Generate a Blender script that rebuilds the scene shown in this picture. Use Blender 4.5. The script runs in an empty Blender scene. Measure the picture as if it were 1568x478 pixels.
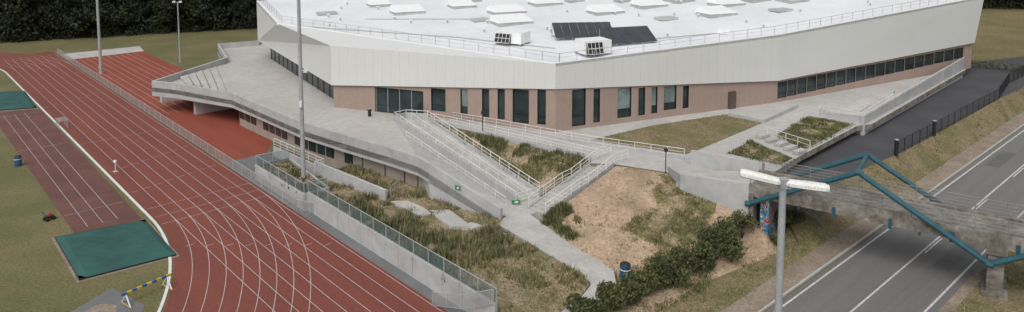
import bpy, math, random
from mathutils import Vector, Matrix, noise
from mathutils.geometry import tessellate_polygon, delaunay_2d_cdt
random.seed(7)
S = bpy.context.scene
H = 27.0
# ------------------------------------------------------------------ survey helper
# The photo was measured photogrammetrically: sight line through a measured point,
# intersected with the level (metres) on which that point really lies.
TH = math.atan(102/1080); CT = math.cos(TH); ST_ = math.sin(TH)
def ray(a, b):
    u = (a-784)/1080; v = (b+18)/1080
    return u, CT-v*ST_, v*CT+ST_
def G(a, b, z=0.0):
    u, fw, dz = ray(a, b); k = (H-z)/dz
    return Vector((u*k, fw*k, z))
def onwall(a, b, P, Q):
    """distance along wall P->Q and height of a sighted point on that vertical wall"""
    u, fw, dz = ray(a, b)
    d = Vector((Q[0]-P[0], Q[1]-P[1])); L = d.length; d /= L
    n = Vector((-d.y, d.x)); k = (P[0]*n.x+P[1]*n.y)/(u*n.x+fw*n.y)
    return (u*k-P[0])*d.x+(fw*k-P[1])*d.y, H-dz*k
def TR(s, t, z=0.0):     # running-track frame: s across, t along
    return Vector((s*.7337-t*.6796, s*.6796+t*.7337, z))
def RD(q, r, z=0.0):     # road frame: q across, r along
    return Vector((.6638*q+.7479*r, -.7479*q+.6638*r, z))
BO = Vector((20.2, 58.1, 0)); BE = Vector((.831, -.556, 0)); BW = Vector((.556, .831, 0))
def BR(e, w, z=0.0):     # footbridge frame
    p = BO+BE*e+BW*w; p.z = z; return p

# ------------------------------------------------------------------ materials
def mat(name, col, rough=.85, var=.25, scale=.6, col2=None, bump=0.0, bscale=8, metal=0, detail=6, mixpos=(.4, .62), fine=0.12, fscale=14, stretch=None):
    m = bpy.data.materials.new(name); m.use_nodes = True
    nt = m.node_tree; N = nt.nodes; Lk = nt.links; b = N["Principled BSDF"]
    b.inputs["Roughness"].default_value = rough; b.inputs["Metallic"].default_value = metal
    g = N.new("ShaderNodeNewGeometry")
    src = g.outputs["Position"]
    if stretch:      # (angle of the long direction, squash factor along it)
        mp = N.new("ShaderNodeMapping"); mp.vector_type = 'POINT'; mp.inputs["Rotation"].default_value = (0, 0, -stretch[0])
        Lk.new(src, mp.inputs["Vector"]); m2 = N.new("ShaderNodeVectorMath"); m2.operation = 'MULTIPLY'; m2.inputs[1].default_value = (stretch[1], 1, 1)
        Lk.new(mp.outputs[0], m2.inputs[0]); src = m2.outputs[0]
    n1 = N.new("ShaderNodeTexNoise"); n1.inputs["Scale"].default_value = scale; n1.inputs["Detail"].default_value = detail
    n1.inputs["Roughness"].default_value = .6
    Lk.new(src, n1.inputs["Vector"])
    r = N.new("ShaderNodeValToRGB")
    c1 = col; c2 = col2 if col2 else tuple(c*(1-var) for c in col)
    r.color_ramp.elements[0].position = mixpos[0]; r.color_ramp.elements[1].position = mixpos[1]
    r.color_ramp.elements[0].color = (*c2, 1); r.color_ramp.elements[1].color = (*c1, 1)
    Lk.new(n1.outputs["Fac"], r.inputs["Fac"])
    n2 = N.new("ShaderNodeTexNoise"); n2.inputs["Scale"].default_value = fscale; n2.inputs["Detail"].default_value = 3
    Lk.new(g.outputs["Position"], n2.inputs["Vector"])
    mr = N.new("ShaderNodeMapRange"); mr.inputs["From Min"].default_value = .3; mr.inputs["From Max"].default_value = .7
    mr.inputs["To Min"].default_value = 1-fine*1.6; mr.inputs["To Max"].default_value = 1+fine*1.2
    Lk.new(n2.outputs["Fac"], mr.inputs["Value"])
    mx = N.new("ShaderNodeVectorMath"); mx.operation = 'SCALE'
    Lk.new(r.outputs["Color"], mx.inputs[0]); Lk.new(mr.outputs["Result"], mx.inputs["Scale"])
    Lk.new(mx.outputs["Vector"], b.inputs["Base Color"])
    if bump:
        bp = N.new("ShaderNodeBump"); bp.inputs["Strength"].default_value = bump; bp.inputs["Distance"].default_value = .1
        n3 = N.new("ShaderNodeTexNoise"); n3.inputs["Scale"].default_value = bscale; n3.inputs["Detail"].default_value = 5
        Lk.new(g.outputs["Position"], n3.inputs["Vector"]); Lk.new(n3.outputs["Fac"], bp.inputs["Height"])
        Lk.new(bp.outputs["Normal"], b.inputs["Normal"])
    return m
def seethrough(name, col, alpha, rough=.4):
    m = mat(name, col, rough, .1)
    m.node_tree.nodes["Principled BSDF"].inputs["Alpha"].default_value = alpha
    return m
ATR = math.atan2(.7337, -.6796); ARD = math.atan2(.6638, .7479)
M_grass = mat("grass", (.118, .114, .042), .95, col2=(.18, .148, .072), scale=.14, bump=.5, fine=.22, fscale=5, mixpos=(.3, .58))
M_lawn = mat("lawn", (.14, .13, .05), .95, col2=(.235, .18, .108), scale=.3, bump=.5, fine=.28, fscale=5, mixpos=(.38, .62))
M_wild = mat("wild_ground", (.155, .142, .062), .95, col2=(.32, .245, .165), scale=.45, bump=.8, fine=.3, fscale=5, mixpos=(.44, .6))
M_soil = mat("soil", (.40, .29, .20), .95, col2=(.28, .20, .13), scale=.6, bump=1, fine=.22, fscale=4)
M_track = mat("track_rubber", (.20, .054, .036), .8, col2=(.158, .044, .031), scale=.5, fine=.08, fscale=3, stretch=(ATR, .08), mixpos=(.35, .65))
M_track2 = mat("track_rubber_bright", (.26, .058, .032), .8, var=.15, scale=.4, fine=.06, stretch=(ATR, .15))
M_runway = mat("runway_rubber", (.15, .064, .053), .85, var=.25, scale=.3, fine=.12)
M_line = mat("white_line", (.50, .44, .42), .7, var=.25, scale=2)
M_lineR = mat("road_marking", (.62, .61, .59), .7, var=.3, scale=3)
M_conc = mat("terrace_concrete", (.46, .445, .425), .9, col2=(.385, .375, .36), scale=.16, bump=.06, fine=.06, fscale=1.5, mixpos=(.3, .65))
M_conc2 = mat("cast_concrete", (.45, .455, .455), .85, col2=(.36, .365, .365), scale=.35, bump=.08, fine=.06, fscale=1.2, mixpos=(.3, .65))
M_path = mat("path_concrete", (.47, .455, .435), .9, var=.18, scale=.4, fine=.06, bump=.06, fscale=3)
M_oldc = mat("weathered_concrete", (.27, .25, .225), .9, col2=(.14, .125, .105), scale=.8, bump=.3, fine=.2, fscale=3)
M_asph = mat("road_asphalt", (.165, .162, .158), .9, col2=(.135, .133, .13), scale=.9, fine=.08, fscale=9, stretch=(ARD, .03), mixpos=(.35, .65))
M_drive = mat("driveway_asphalt", (.068, .068, .075), .85, var=.25, scale=.2, fine=.1)
M_strip = mat("service_path_asphalt", (.17, .175, .18), .9, var=.2, scale=.4, fine=.12)
M_walk = mat("verge_gravel", (.29, .235, .185), .95, col2=(.22, .175, .13), scale=.4, fine=.18, fscale=4)
M_white = mat("white_cladding", (.65, .66, .65), .5, var=.03, scale=.1, fine=.01, fscale=1)
M_roof = mat("roof_membrane", (.74, .75, .775), .7, col2=(.64, .65, .67), scale=.1, fine=.03, fscale=1.2, mixpos=(.3, .6))
M_roofp = mat("roof_white_metal", (.84, .85, .85), .45, var=.05)
M_roofg = mat("roof_grey_part", (.48, .49, .49), .7, var=.15)
M_tan = mat("tan_cladding", (.35, .262, .222), .8, var=.07, scale=.3, fine=.03, fscale=2)
M_tan2 = mat("beige_wall", (.36, .305, .26), .85, var=.15, scale=.4)
M_seam = mat("cladding_seam", (.50, .51, .51), .6)
M_glass = mat("window_glass", (.035, .055, .058), .06, var=.5, scale=.35)
M_glass2 = mat("painted_reflection_glass", (.22, .29, .28), .25, var=.4, scale=.5)  # window glass with its pale greenish reflection painted into the base colour
M_frame = mat("dark_frame", (.02, .022, .024), .5)
M_rail = mat("white_steel", (.74, .74, .72), .4, var=.1)
M_galv = mat("galvanised_steel", (.40, .42, .44), .5, var=.15, metal=.1)
M_dgalv = mat("dull_steel", (.26, .26, .255), .6, var=.2, metal=.1)
M_mesh = seethrough("fence_mesh", (.40, .41, .42), .42)
M_tglass = seethrough("fence_glass_panel", (.15, .24, .26), .42, .15)
M_teal = mat("teal_steel", (.022, .10, .135), .45, col2=(.016, .072, .096), scale=1)
M_mat = mat("green_mat_cover", (.024, .10, .085), .7, var=.3, scale=.5, bump=.4, bscale=1.2)
M_black = mat("black_plastic", (.02, .02, .022), .5)
M_blue = mat("blue_plastic", (.025, .10, .20), .5, var=.3)
M_yel = mat("yellow_paint", (.62, .42, .04), .5)
M_bluep = mat("blue_paint", (.03, .12, .33), .5)
M_red = mat("red_paint", (.36, .03, .03), .5)
M_green = mat("green_sign", (.02, .3, .09), .5)
M_solar = mat("solar_panel", (.055, .06, .07), .3, var=.2)
M_bark = mat("bark", (.03, .025, .018), .9)
def leafmat(n, a, b, sc=.8):
    return mat(n, a, .8, col2=b, scale=sc, fine=.3, fscale=3)
M_leaf = leafmat("forest_leaves", (.036, .046, .018), (.013, .019, .009), .22)
M_hedge = leafmat("hedge_leaves", (.105, .115, .038), (.048, .06, .02), .8)
M_weed = leafmat("weed_blades", (.20, .19, .082), (.12, .128, .048), .6)
M_dry = leafmat("dry_grass_blades", (.36, .30, .18), (.21, .185, .085), .5)
# mural: sprayed shapes in several colours
def mural():
    m = bpy.data.materials.new("graffiti"); m.use_nodes = True; nt = m.node_tree; N = nt.nodes; b = N["Principled BSDF"]; b.inputs["Roughness"].default_value = .7
    g = N.new("ShaderNodeNewGeometry"); nz = N.new("ShaderNodeTexNoise"); nz.inputs["Scale"].default_value = 1.2; nz.inputs["Detail"].default_value = 1; nz.inputs["Distortion"].default_value = 1.5
    nt.links.new(g.outputs["Position"], nz.inputs["Vector"]); r = N.new("ShaderNodeValToRGB"); r.color_ramp.interpolation = 'CONSTANT'
    els = [(0, (.015, .13, .24)), (.40, (.02, .24, .36)), (.47, (.6, .6, .58)), (.49, (.34, .05, .05)), (.56, (.02, .02, .025)), (.575, (.46, .17, .10)), (.63, (.02, .22, .36))]
    while len(r.color_ramp.elements) < len(els): r.color_ramp.elements.new(.5)
    for e, (p, c) in zip(r.color_ramp.elements, els): e.position = p; e.color = (*c, 1)
    nt.links.new(nz.outputs["Fac"], r.inputs["Fac"]); nt.links.new(r.outputs["Color"], b.inputs["Base Color"]); return m
M_graf = mural()

# ------------------------------------------------------------------ mesh builder
class MB:
    def __init__(s): s.v = []; s.f = []; s.m = []; s.mats = []
    def mi(s, m):
        if m not in s.mats: s.mats.append(m)
        return s.mats.index(m)
    def face(s, pts, m):
        i = len(s.v); s.v += [tuple(p) for p in pts]; s.f.append(tuple(range(i, i+len(pts)))); s.m.append(s.mi(m))
    def hexa(s, b, t, m, bottom=True):
        i = len(s.v); n = len(b); s.v += [tuple(p) for p in b]+[tuple(p) for p in t]; k = s.mi(m)
        for j in range(n):
            j2 = (j+1) % n; s.f.append((i+j, i+j2, i+n+j2, i+n+j)); s.m.append(k)
        s.f.append(tuple(i+n+j for j in range(n))); s.m.append(k)
        if bottom: s.f.append(tuple(i+n-1-j for j in range(n))); s.m.append(k)
    def box(s, c, size, m, ang=0.0, taper=1.0):
        c = Vector(c); x, y, z = [q/2 for q in size]; ca, sa = math.cos(ang), math.sin(ang)
        def P(a, b_, h, k=1): return Vector((c.x+(a*ca-b_*sa)*k, c.y+(a*sa+b_*ca)*k, c.z+h))
        cs = [(-x, -y), (x, -y), (x, y), (-x, y)]
        s.hexa([P(a, b_, -z) for a, b_ in cs], [P(a, b_, z, taper) for a, b_ in cs], m)
    def tube(s, p0, p1, r, m, n=6, r1=None):
        p0 = Vector(p0); p1 = Vector(p1); d = p1-p0
        if d.length < 1e-5: return
        d.normalize(); a = d.cross(Vector((0, 0, 1)) if abs(d.z) < .95 else Vector((1, 0, 0))).normalized(); b_ = d.cross(a)
        r1 = r if r1 is None else r1
        A = [p0+(a*math.cos(2*math.pi*i/n)+b_*math.sin(2*math.pi*i/n))*r for i in range(n)]
        B = [p1+(a*math.cos(2*math.pi*i/n)+b_*math.sin(2*math.pi*i/n))*r1 for i in range(n)]
        s.hexa(A, B, m)
    def plate(s, pts, m, bottom=None, side=None):
        """sheet; if bottom given (absolute z or list) add side walls down to it"""
        i = len(s.v); s.v += [tuple(p) for p in pts]; k = s.mi(m)
        for t in tessellate_polygon([[Vector((p[0], p[1], 0)) for p in pts]]):
            a, b_, c = [Vector(pts[j]) for j in t]
            if (b_-a).cross(c-a).z < 0: t = (t[0], t[2], t[1])
            s.f.append(tuple(i+j for j in t)); s.m.append(k)
        if bottom is not None:
            ks = side or m
            for j in range(len(pts)):
                p, q = Vector(pts[j]), Vector(pts[(j+1) % len(pts)])
                s.face([p, q, (q.x, q.y, bottom), (p.x, p.y, bottom)], ks)
    def wallpath(s, P, top, bot, th, m, closed=False):
        n = len(P); nor = []
        for i in range(n):
            a = Vector(P[max(i-1, 0)][:2]); b_ = Vector(P[i][:2]); c = Vector(P[min(i+1, n-1)][:2])
            d = Vector((0., 0.))
            if (b_-a).length > 0: d += (b_-a).normalized()
            if (c-b_).length > 0: d += (c-b_).normalized()
            d.normalize(); nor.append(Vector((-d.y, d.x)))
        fn = lambda q, i: q[i] if isinstance(q, (list, tuple)) else q
        for i in range(n-1):
            b_ = []; t = []
            for j, sg in ((i, 0), (i+1, 0), (i+1, 1), (i, 1)):
                x = P[j][0]+nor[j].x*th*sg; y = P[j][1]+nor[j].y*th*sg
                b_.append((x, y, fn(bot, j))); t.append((x, y, fn(top, j)))
            s.hexa(b_, t, m)
    def build(s, name, parent=None, smooth=False):
        me = bpy.data.meshes.new(name); me.from_pydata(s.v, [], s.f)
        for m in s.mats: me.materials.append(m)
        me.polygons.foreach_set("material_index", s.m)
        if smooth: me.polygons.foreach_set("use_smooth", [True]*len(s.f))
        me.update(); ob = bpy.data.objects.new(name, me); S.collection.objects.link(ob)
        if parent: ob.parent = parent
        return ob
def empty(name):
    e = bpy.data.objects.new(name, None); S.collection.objects.link(e); return e
def lerp(a, b, t): return a+(b-a)*t
def sub(pts, step):
    """resample polyline"""
    out = []
    for a, b in zip(pts[:-1], pts[1:]):
        a = Vector(a); b = Vector(b); n = max(1, round((b-a).length/step))
        out += [a.lerp(b, i/n) for i in range(n)]
    out.append(Vector(pts[-1])); return out
def railing(name, pts, h=1.05, step=1.5, r=.03, rails=(1., .66, .33), m=None, panel=None, parent=None, bal=0):
    m = m or M_rail; mb = MB(); P = sub(pts, step)
    for p in P: mb.tube(p, p+Vector((0, 0, h)), r*1.1, m, 5)
    for a, b in zip(P[:-1], P[1:]):
        for k in rails: mb.tube(a+Vector((0, 0, h*k)), b+Vector((0, 0, h*k)), r if k == 1. else r*.6, m, 5)
        if panel: mb.face([a+Vector((0, 0, .06)), b+Vector((0, 0, .06)), b+Vector((0, 0, h*.97)), a+Vector((0, 0, h*.97))], panel)
        for i in range(bal):
            q = a.lerp(b, (i+.5)/bal); mb.tube(q, q+Vector((0, 0, h)), .014, m, 3)
    return mb.build(name, parent)
def inpoly(x, y, P):
    c = False; j = len(P)-1
    for i in range(len(P)):
        if (P[i][1] > y) != (P[j][1] > y) and x < (P[j][0]-P[i][0])*(y-P[i][1])/(P[j][1]-P[i][1])+P[i][0]: c = not c
        j = i
    return c
def zinterp(ctrl):
    v2 = [Vector(p[:2]) for p in ctrl]
    r = delaunay_2d_cdt(v2, [], [], 0, 1e-4); vs = r[0]; orig = r[3]
    zz = [ctrl[o[0]][2] if o else 0 for o in orig]
    tris = r[2]
    def f(x, y):
        best = None
        for t in tris:
            a, b, c = [vs[i] for i in t]
            d = (b.y-c.y)*(a.x-c.x)+(c.x-b.x)*(a.y-c.y)
            if abs(d) < 1e-9: continue
            l1 = ((b.y-c.y)*(x-c.x)+(c.x-b.x)*(y-c.y))/d; l2 = ((c.y-a.y)*(x-c.x)+(a.x-c.x)*(y-c.y))/d; l3 = 1-l1-l2
            mn = min(l1, l2, l3)
            if best is None or mn > best[0]: best = (mn, l1*zz[t[0]]+l2*zz[t[1]]+l3*zz[t[2]])
            if mn >= -1e-6: break
        return best[1]
    return f
def terrain(name, bnd, inner, m, step=.8, amp=.12, skirt=None):
    ctrl = list(bnd)+list(inner); zf = zinterp(ctrl)
    B = sub(list(bnd)+[bnd[0]], step*1.5)[:-1]; P = [(p.x, p.y) for p in B]; pts = [Vector(p) for p in P]; nb = len(pts)
    xs = [p[0] for p in P]; ys = [p[1] for p in P]; x = min(xs)
    while x < max(xs):
        y = min(ys)
        while y < max(ys):
            xx = x+random.uniform(-.25, .25)*step; yy = y+random.uniform(-.25, .25)*step
            if inpoly(xx, yy, P): pts.append(Vector((xx, yy)))
            y += step
        x += step
    r = delaunay_2d_cdt(pts, [], [list(range(nb))], 1, 1e-4)
    vs = []
    for i, p in enumerate(r[0]):
        z = zf(p.x, p.y)
        o = r[3][i]
        if not (o and o[0] < nb): z += amp*(noise.noise(Vector((p.x*.5, p.y*.5, 3)))+.6*noise.noise(Vector((p.x*1.4, p.y*1.4, 9))))
        vs.append((p.x, p.y, z))
    mb = MB(); mb.v = vs; k = mb.mi(m)
    for f in r[2]: mb.f.append(tuple(f)); mb.m.append(k)
    mb2 = mb
    if skirt is not None:
        for a, b in zip(B, B[1:]+B[:1]): mb.face([a, b, (b.x, b.y, skirt), (a.x, a.y, skirt)], m)
    ob = mb2.build(name, smooth=True)
    return ob, zf, P
def tufts(name, P, zf, count, hr, m, clump=.5, blades=6, thr=0.0, w=.05, spread=.3):
    xs = [p[0] for p in P]; ys = [p[1] for p in P]; mb = MB(); n = 0; tr = 0
    ms = m if isinstance(m, list) else [m]
    while n < count and tr < count*12:
        tr += 1
        x = random.uniform(min(xs), max(xs)); y = random.uniform(min(ys), max(ys))
        if not inpoly(x, y, P): continue
        d = noise.noise(Vector((x*clump, y*clump, 1.7)))
        if d < thr: continue
        z = zf(x, y); n += 1; mm = random.choice(ms); big = .6+max(0, d)*1.3
        for _ in range(blades):
            a = random.uniform(0, 6.283); h = random.uniform(*hr)*big; ox = random.gauss(0, spread*.5); oy = random.gauss(0, spread*.5)
            bx, by = x+ox, y+oy; ln = h*random.uniform(.1, .6); ca, sa = math.cos(a), math.sin(a)
            ww = w*random.uniform(.6, 1.5)
            mb.face([(bx-sa*ww, by+ca*ww, z-.05), (bx+sa*ww, by-ca*ww, z-.05), (bx+ca*ln, by+sa*ln, z+h)], mm)
    return mb.build(name)
def leafcloud(mb, c, rad, n, size, m, flat=1.0):
    for _ in range(n):
        while True:
            d = Vector((random.uniform(-1, 1), random.uniform(-1, 1), random.uniform(-1, 1)))
            if .15 < d.length < 1: break
        d *= (.55+.45*random.random())/max(d.length, .5)
        p = Vector(c)+Vector((d.x*rad, d.y*rad, d.z*rad*flat))
        a = Vector((random.gauss(0, 1), random.gauss(0, 1), random.gauss(0, 1))).normalized(); b = a.orthogonal().normalized()
        s = size*random.uniform(.5, 1.3)
        q = a.cross(b)
        mb.face([p-b*s, p-q*s*.6, p+b*s, p+q*s*.6], m)

# ------------------------------------------------------------------ ground, track
mb = MB(); mb.face([(-900, -300, 0), (900, -300, 0), (900, 1500, 0), (-900, 1500, 0)], M_grass); mb.build("ground")
mb = MB()
mb.plate([G(1478, 92, .02), G(1568, 100, .02), (260, 150, .02), (330, 260, .02), (120, 225, .02)], mat("field_grass", (.20, .155, .07), .95, col2=(.13, .115, .045), scale=.08, fine=.3, fscale=2), None)
mb.build("field")

S0, S1, T0, T1 = 18.4, 28.2, 68.0, 152.4; CS = S0-36.5
mb = MB()
mb.face([TR(S0-.15, 28, .006), TR(S1+.25, 28, .006), TR(S1+.25, 172, .006), TR(S0-.15, 172, .006)], M_track)
def arc(R, far, n=48, a1=1.9): return [TR(CS+R*math.cos(a1*i/n), (T1+R*math.sin(a1*i/n)) if far else (T0-R*math.sin(a1*i/n))) for i in range(n+1)]
for far in (0, 1):
    A = arc(36.4, far); B = arc(46.5, far)
    for i in range(48):
        mb.face([Vector((*p.xy, .011)) for p in (A[i], A[i+1], B[i+1], B[i])], M_track)
def line(mb, a, b, w=.07, z=.016, m=None):
    a = Vector(a); b = Vector(b); d = (b-a); d.z = 0; d.normalize(); n = Vector((-d.y, d.x, 0))*w/2
    mb.face([Vector((*(a-n).xy, z)), Vector((*(b-n).xy, z)), Vector((*(b+n).xy, z)), Vector((*(a+n).xy, z))], m or M_line)
def curve_line(mb, P, w=.07, z=.016, m=None):
    for a, b in zip(P[:-1], P[1:]): line(mb, a, b, w, z, m)
for i in range(9):
    s = S0+1.22*i
    if i > 0: line(mb, TR(s, 28), TR(s, 168), .055, .016)
    for far in (0, 1):
        if i > 0: curve_line(mb, arc(36.5+1.22*i, far, 60), .055, .0165)
for t in (66, 68, 70.5, 97, 152.4): line(mb, TR(S0, t), TR(S1, t), .05, .0172)
for i in range(8):   # stagger and relay tick marks
    for t in (60-i*1.1, 76+i*.35, 84+i*.5, 120+i*.8):
        line(mb, TR(S0+1.22*i+.1, t), TR(S0+1.22*i+.75, t), .06, .0172)
mb.build("running_track")
mb = MB()
kp = arc(36.25, 0, 60)[::-1]+arc(36.25, 1, 60); mb.wallpath(kp, .07, 0, .22, M_rail)
mb.build("track_kerb")
# second strip alongside, runs beneath the terrace
mb = MB()
mb.face([TR(28.85, 78.5, .006), TR(33.5, 78.5, .006), TR(42.3, 92, .006), TR(42.3, 159, .006), TR(28.85, 159, .006)], M_track2)
for i in range(9): line(mb, TR(30.6+1.22*i, 104), TR(30.6+1.22*i, 159), .065, .012)
mb.build("sprint_lanes")
mb = MB(); mb.plate([TR(28.9, 159.2, .05), TR(42.5, 159.2, .05), TR(43.5, 166, .05), TR(28.9, 167, .05)], M_path, 0); mb.build("concrete_pad")
mb = MB(); mb.face([TR(28.46, 30, .005), TR(29.4, 30, .005), TR(29.4, 61, .005), TR(33.6, 61, .005), TR(33.6, 78.5, .005), TR(28.46, 78.5, .005)], M_strip); mb.build("service_path")
# infield
mb = MB(); mb.face([TR(12.2, 68.5, .006), TR(17.4, 68.5, .006), TR(17.9, 121, .006), TR(12.2, 121, .006)], M_runway)
for s in (13.4, 14.6, 15.8): line(mb, TR(s, 70), TR(s, 119), .05, .011)
for t in (74, 99, 118): line(mb, TR(12.3, t), TR(17.3, t), .05, .0115)
mb.build("jump_runway")
def matpad(name, q, h=.45):
    mb = MB(); c = sum(q, Vector())/4
    big = [c+(p-c)*1.07 for p in q]; mb.plate([Vector((*p.xy, .04)) for p in big], M_walk, 0)
    mid = [c+(p-c)*1.012 for p in q]; mb.hexa([Vector((*p.xy, .04)) for p in mid], [Vector((*p.xy, .16)) for p in mid], M_black)
    # padded cover with soft quilting
    n = 14; g = {}
    for i in range(n+1):
        for j in range(n+1):
            p = q[0].lerp(q[1], i/n).lerp(q[3].lerp(q[2], i/n), j/n); e = min(i, j, n-i, n-j)
            z = .16 if e == 0 else h*.8+.05*noise.noise(p*.6)+.02*((i+j) % 2)
            g[i, j] = Vector((p.x, p.y, z))
    for i in range(n):
        for j in range(n): mb.face([g[i, j], g[i+1, j], g[i+1, j+1], g[i, j+1]], M_mat)
    return mb.build(name)
matpad("landing_mat", [G(85, 366), G(222, 339), G(269, 392), G(122, 430)])
matpad("landing_mat", [G(-30, 172), G(56, 166), G(38, 141), G(-30, 144)])
mb = MB()
mb.plate([G(70, 500, .02), G(172, 441, .02), G(222, 468, .02), G(205, 505, .02)], M_strip, 0)
c = G(152, 478, .03); mb.plate([c+Vector((math.cos(a*.2618)*1.1, math.sin(a*.2618)*1.1, 0)) for a in range(24)], M_walk, .02)
mb.build("throwing_circle")
# steeplechase barrier
a = G(187, 470); b = G(262, 437); d = (b-a).normalized(); n = Vector((-d.y, d.x, 0)); mb = MB(); L = (b-a).length
for i in range(10):
    p = a+d*L*(i+.5)/10; p.z = .86; mb.box(p, (L/10, .15, .15), M_yel if i % 2 else M_bluep, math.atan2(d.y, d.x))
for k in (.08, .92):
    for sg in (-1, 1):
        mb.tube(a+d*L*k+n*.6*sg, a+d*L*k+Vector((0, 0, .8)), .05, M_rail, 6)
    mb.tube(a+d*L*k-n*.7, a+d*L*k+n*.7, .05, M_yel, 6)
mb.build("steeplechase_barrier")
# rack of hurdles and timing stand
p = G(95, 194); mb = MB()
for k in range(5):
    q = p+TR(0, k*.5-1)
    for sg in (-.5, .5):
        mb.tube(q+TR(sg, 0), q+TR(sg, 0)+Vector((0, 0, 1.0)), .025, M_galv, 5); mb.tube(q+TR(sg, 0), q+TR(sg, .6), .025, M_galv, 5)
    mb.box(q+Vector((0, 0, 1.0)), (1.15, .03, .1), M_line, math.atan2(.6796, .7337))
mb.build("hurdles")
p = G(177, 263); mb = MB(); mb.tube(p, p+Vector((0, 0, 1.1)), .04, M_rail); mb.box(p+Vector((0, 0, 1.15)), (.3, .2, .25), M_rail); mb.tube(p-Vector((.3, 0, -.03)), p+Vector((.3, 0, .03)), .03, M_rail)
mb.tube(p+Vector((0, -.3, .03)), p+Vector((0, .3, .03)), .03, M_rail); mb.build("timing_stand")
def barrel(name, p, sc=1):
    mb = MB(); prof = [(0, .33), (.05, .36), (.35, .37), (.38, .39), (.42, .37), (.75, .37), (.78, .39), (.82, .37), (1.1, .35), (1.16, .28)]
    ks = [M_blue, M_blue, M_bluep, M_blue, M_blue, M_blue, M_rail, M_blue, M_black]
    for (z0, r0), (z1, r1), k in zip(prof[:-1], prof[1:], ks): mb.tube(p+Vector((0, 0, z0*sc)), p+Vector((0, 0, z1*sc)), r0*sc, k, 14, r1*sc)
    return mb.build(name)
barrel("litter_bin", G(28, 254)); 
# small line-marking cart left on the infield
p = G(76, 337); mb = MB()
mb.box(p+Vector((0, 0, .33)), (.7, .42, .16), M_black, 1); mb.box(p+Vector((.05, .08, .5)), (.34, .32, .2), M_red, 1, .8)
for sx in (-.27, .27):
    for sy in (-.25, .25):
        w = p+Vector((sx*.54-sy*.84, sx*.84+sy*.54, .17)); ax = Vector((-.84, .54, 0))*.05; mb.tube(w-ax, w+ax, .17, M_black, 12)
mb.tube(p+Vector((-.12, -.16, .4)), p+Vector((-.4, -.4, .9)), .025, M_black); mb.tube(p+Vector((-.55, -.32, .9)), p+Vector((-.25, -.48, .9)), .025, M_black)
mb.build("line_marking_cart")
# track fence
railing("track_fence", [TR(28.6, 61), TR(28.6, 168)], 1.1, 2.5, .03, (1., .05), M_galv, M_mesh)
railing("track_fence", [TR(28.6, 60.7), TR(30.5, 56), TR(29.9, 56)], 1.1, 2, .03, (1.,), M_galv, M_mesh)
railing("far_fence", [TR(12, 205), TR(-5, 202), TR(-30, 204)], 1.1, 2.5, .03, (1., .5), M_galv)

# ------------------------------------------------------------------ terrace
ZT = 3.5; ZP = 4.45
par_px = [(232, 124), (270, 128), (355, 143), (400, 162), (460, 187), (530, 208), (600, 228), (640, 241), (657, 251)]
par = [G(a, b, ZP) for a, b in par_px]
kink = par[-1]; rend = G(766, 320, 2.0)
back = [G(345, 88, ZP), G(333, 67, ZP), G(396, 62, ZP)]
wA = Vector((-22.8, 87.6, 0)); wB = G(850, 203, 3.5); wC = G(1190, 158, 3.5); wR = G(1490, 105, 3.5)
r1a = G(604, 186, ZT); r1b = G(655, 184, ZT); rLb = G(790, 313, 1.0); rRb = G(826, 299, 1.0)
stT = G(905, 250, ZT); stT2 = G(938, 251, ZT)
def z_(p, z): return Vector((p.x, p.y, z))
plaza = [z_(p, ZT) for p in par]+[r1a, r1b, G(700, 196, ZT), G(905, 243, ZT), stT, stT2, G(1022, 264, ZT), G(1150, 287, ZT), G(1188, 262, ZT), G(1225, 239, ZT), G(1312, 193, ZT), G(1335, 190, ZT), G(1478, 107, ZT),
         Vector((78, 118, ZT)), Vector((60, 150, ZT)), Vector((-45, 160, ZT))]+[z_(p, ZT) for p in back[::-1]]
mb = MB(); mb.plate(plaza, M_conc, 2.9, M_oldc)
mb.plate([z_(p, 2.9) for p in plaza[:9]]+[z_(wA, 2.9), z_(back[-1], 2.9), z_(back[1], 2.9), z_(back[0], 2.9)], M_conc2)
# expansion joints
M_joint = mat("joint", (.30, .29, .28), .9)
for i in range(0, 12):
    a = z_(par[0].lerp(par[8], i/12.+.03), ZT+.006)+Vector((1, 1.6, 0)); line(mb, a, a+Vector((9, 14, 0)), .03, ZT+.006, M_joint)
mb.build("terrace")
mb = MB()
tops = [ZP]*9; bots = [2.3, 2.3, 2.5, 2.6, 2.6, 2.6, 2.6, 2.6, 2.6]
mb.wallpath(par, tops, bots, .35, M_conc2)
mb.wallpath([kink, kink.lerp(rend, .5), rend], [ZP-.002, 3.2, 2.0], [2.6, 1.5, .5], .35, M_conc2)
mb.wallpath([back[0]]+[z_(par[0], ZP)], ZP-.003, 2.3, .35, M_conc2)
mb.wallpath([back[2], back[1], back[0]], ZP-.001, 2.3, .35, M_conc2)
# pour joints in the parapet
for a, b in zip(par[:-1], par[1:]):
    L = (b-a).length; d = (b-a).xy.normalized(); n = Vector((d.y, -d.x, 0))*.004; k = max(1, round(L/3))
    for i in range(k):
        q = a.lerp(b, i/k)+n; w = Vector((d.x, d.y, 0))*.018; mb.face([z_(q-w, 2.62), z_(q+w, 2.62), z_(q+w, 4.44), z_(q-w, 4.44)], M_joint)
mb.build("terrace_parapet_wall")
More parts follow.
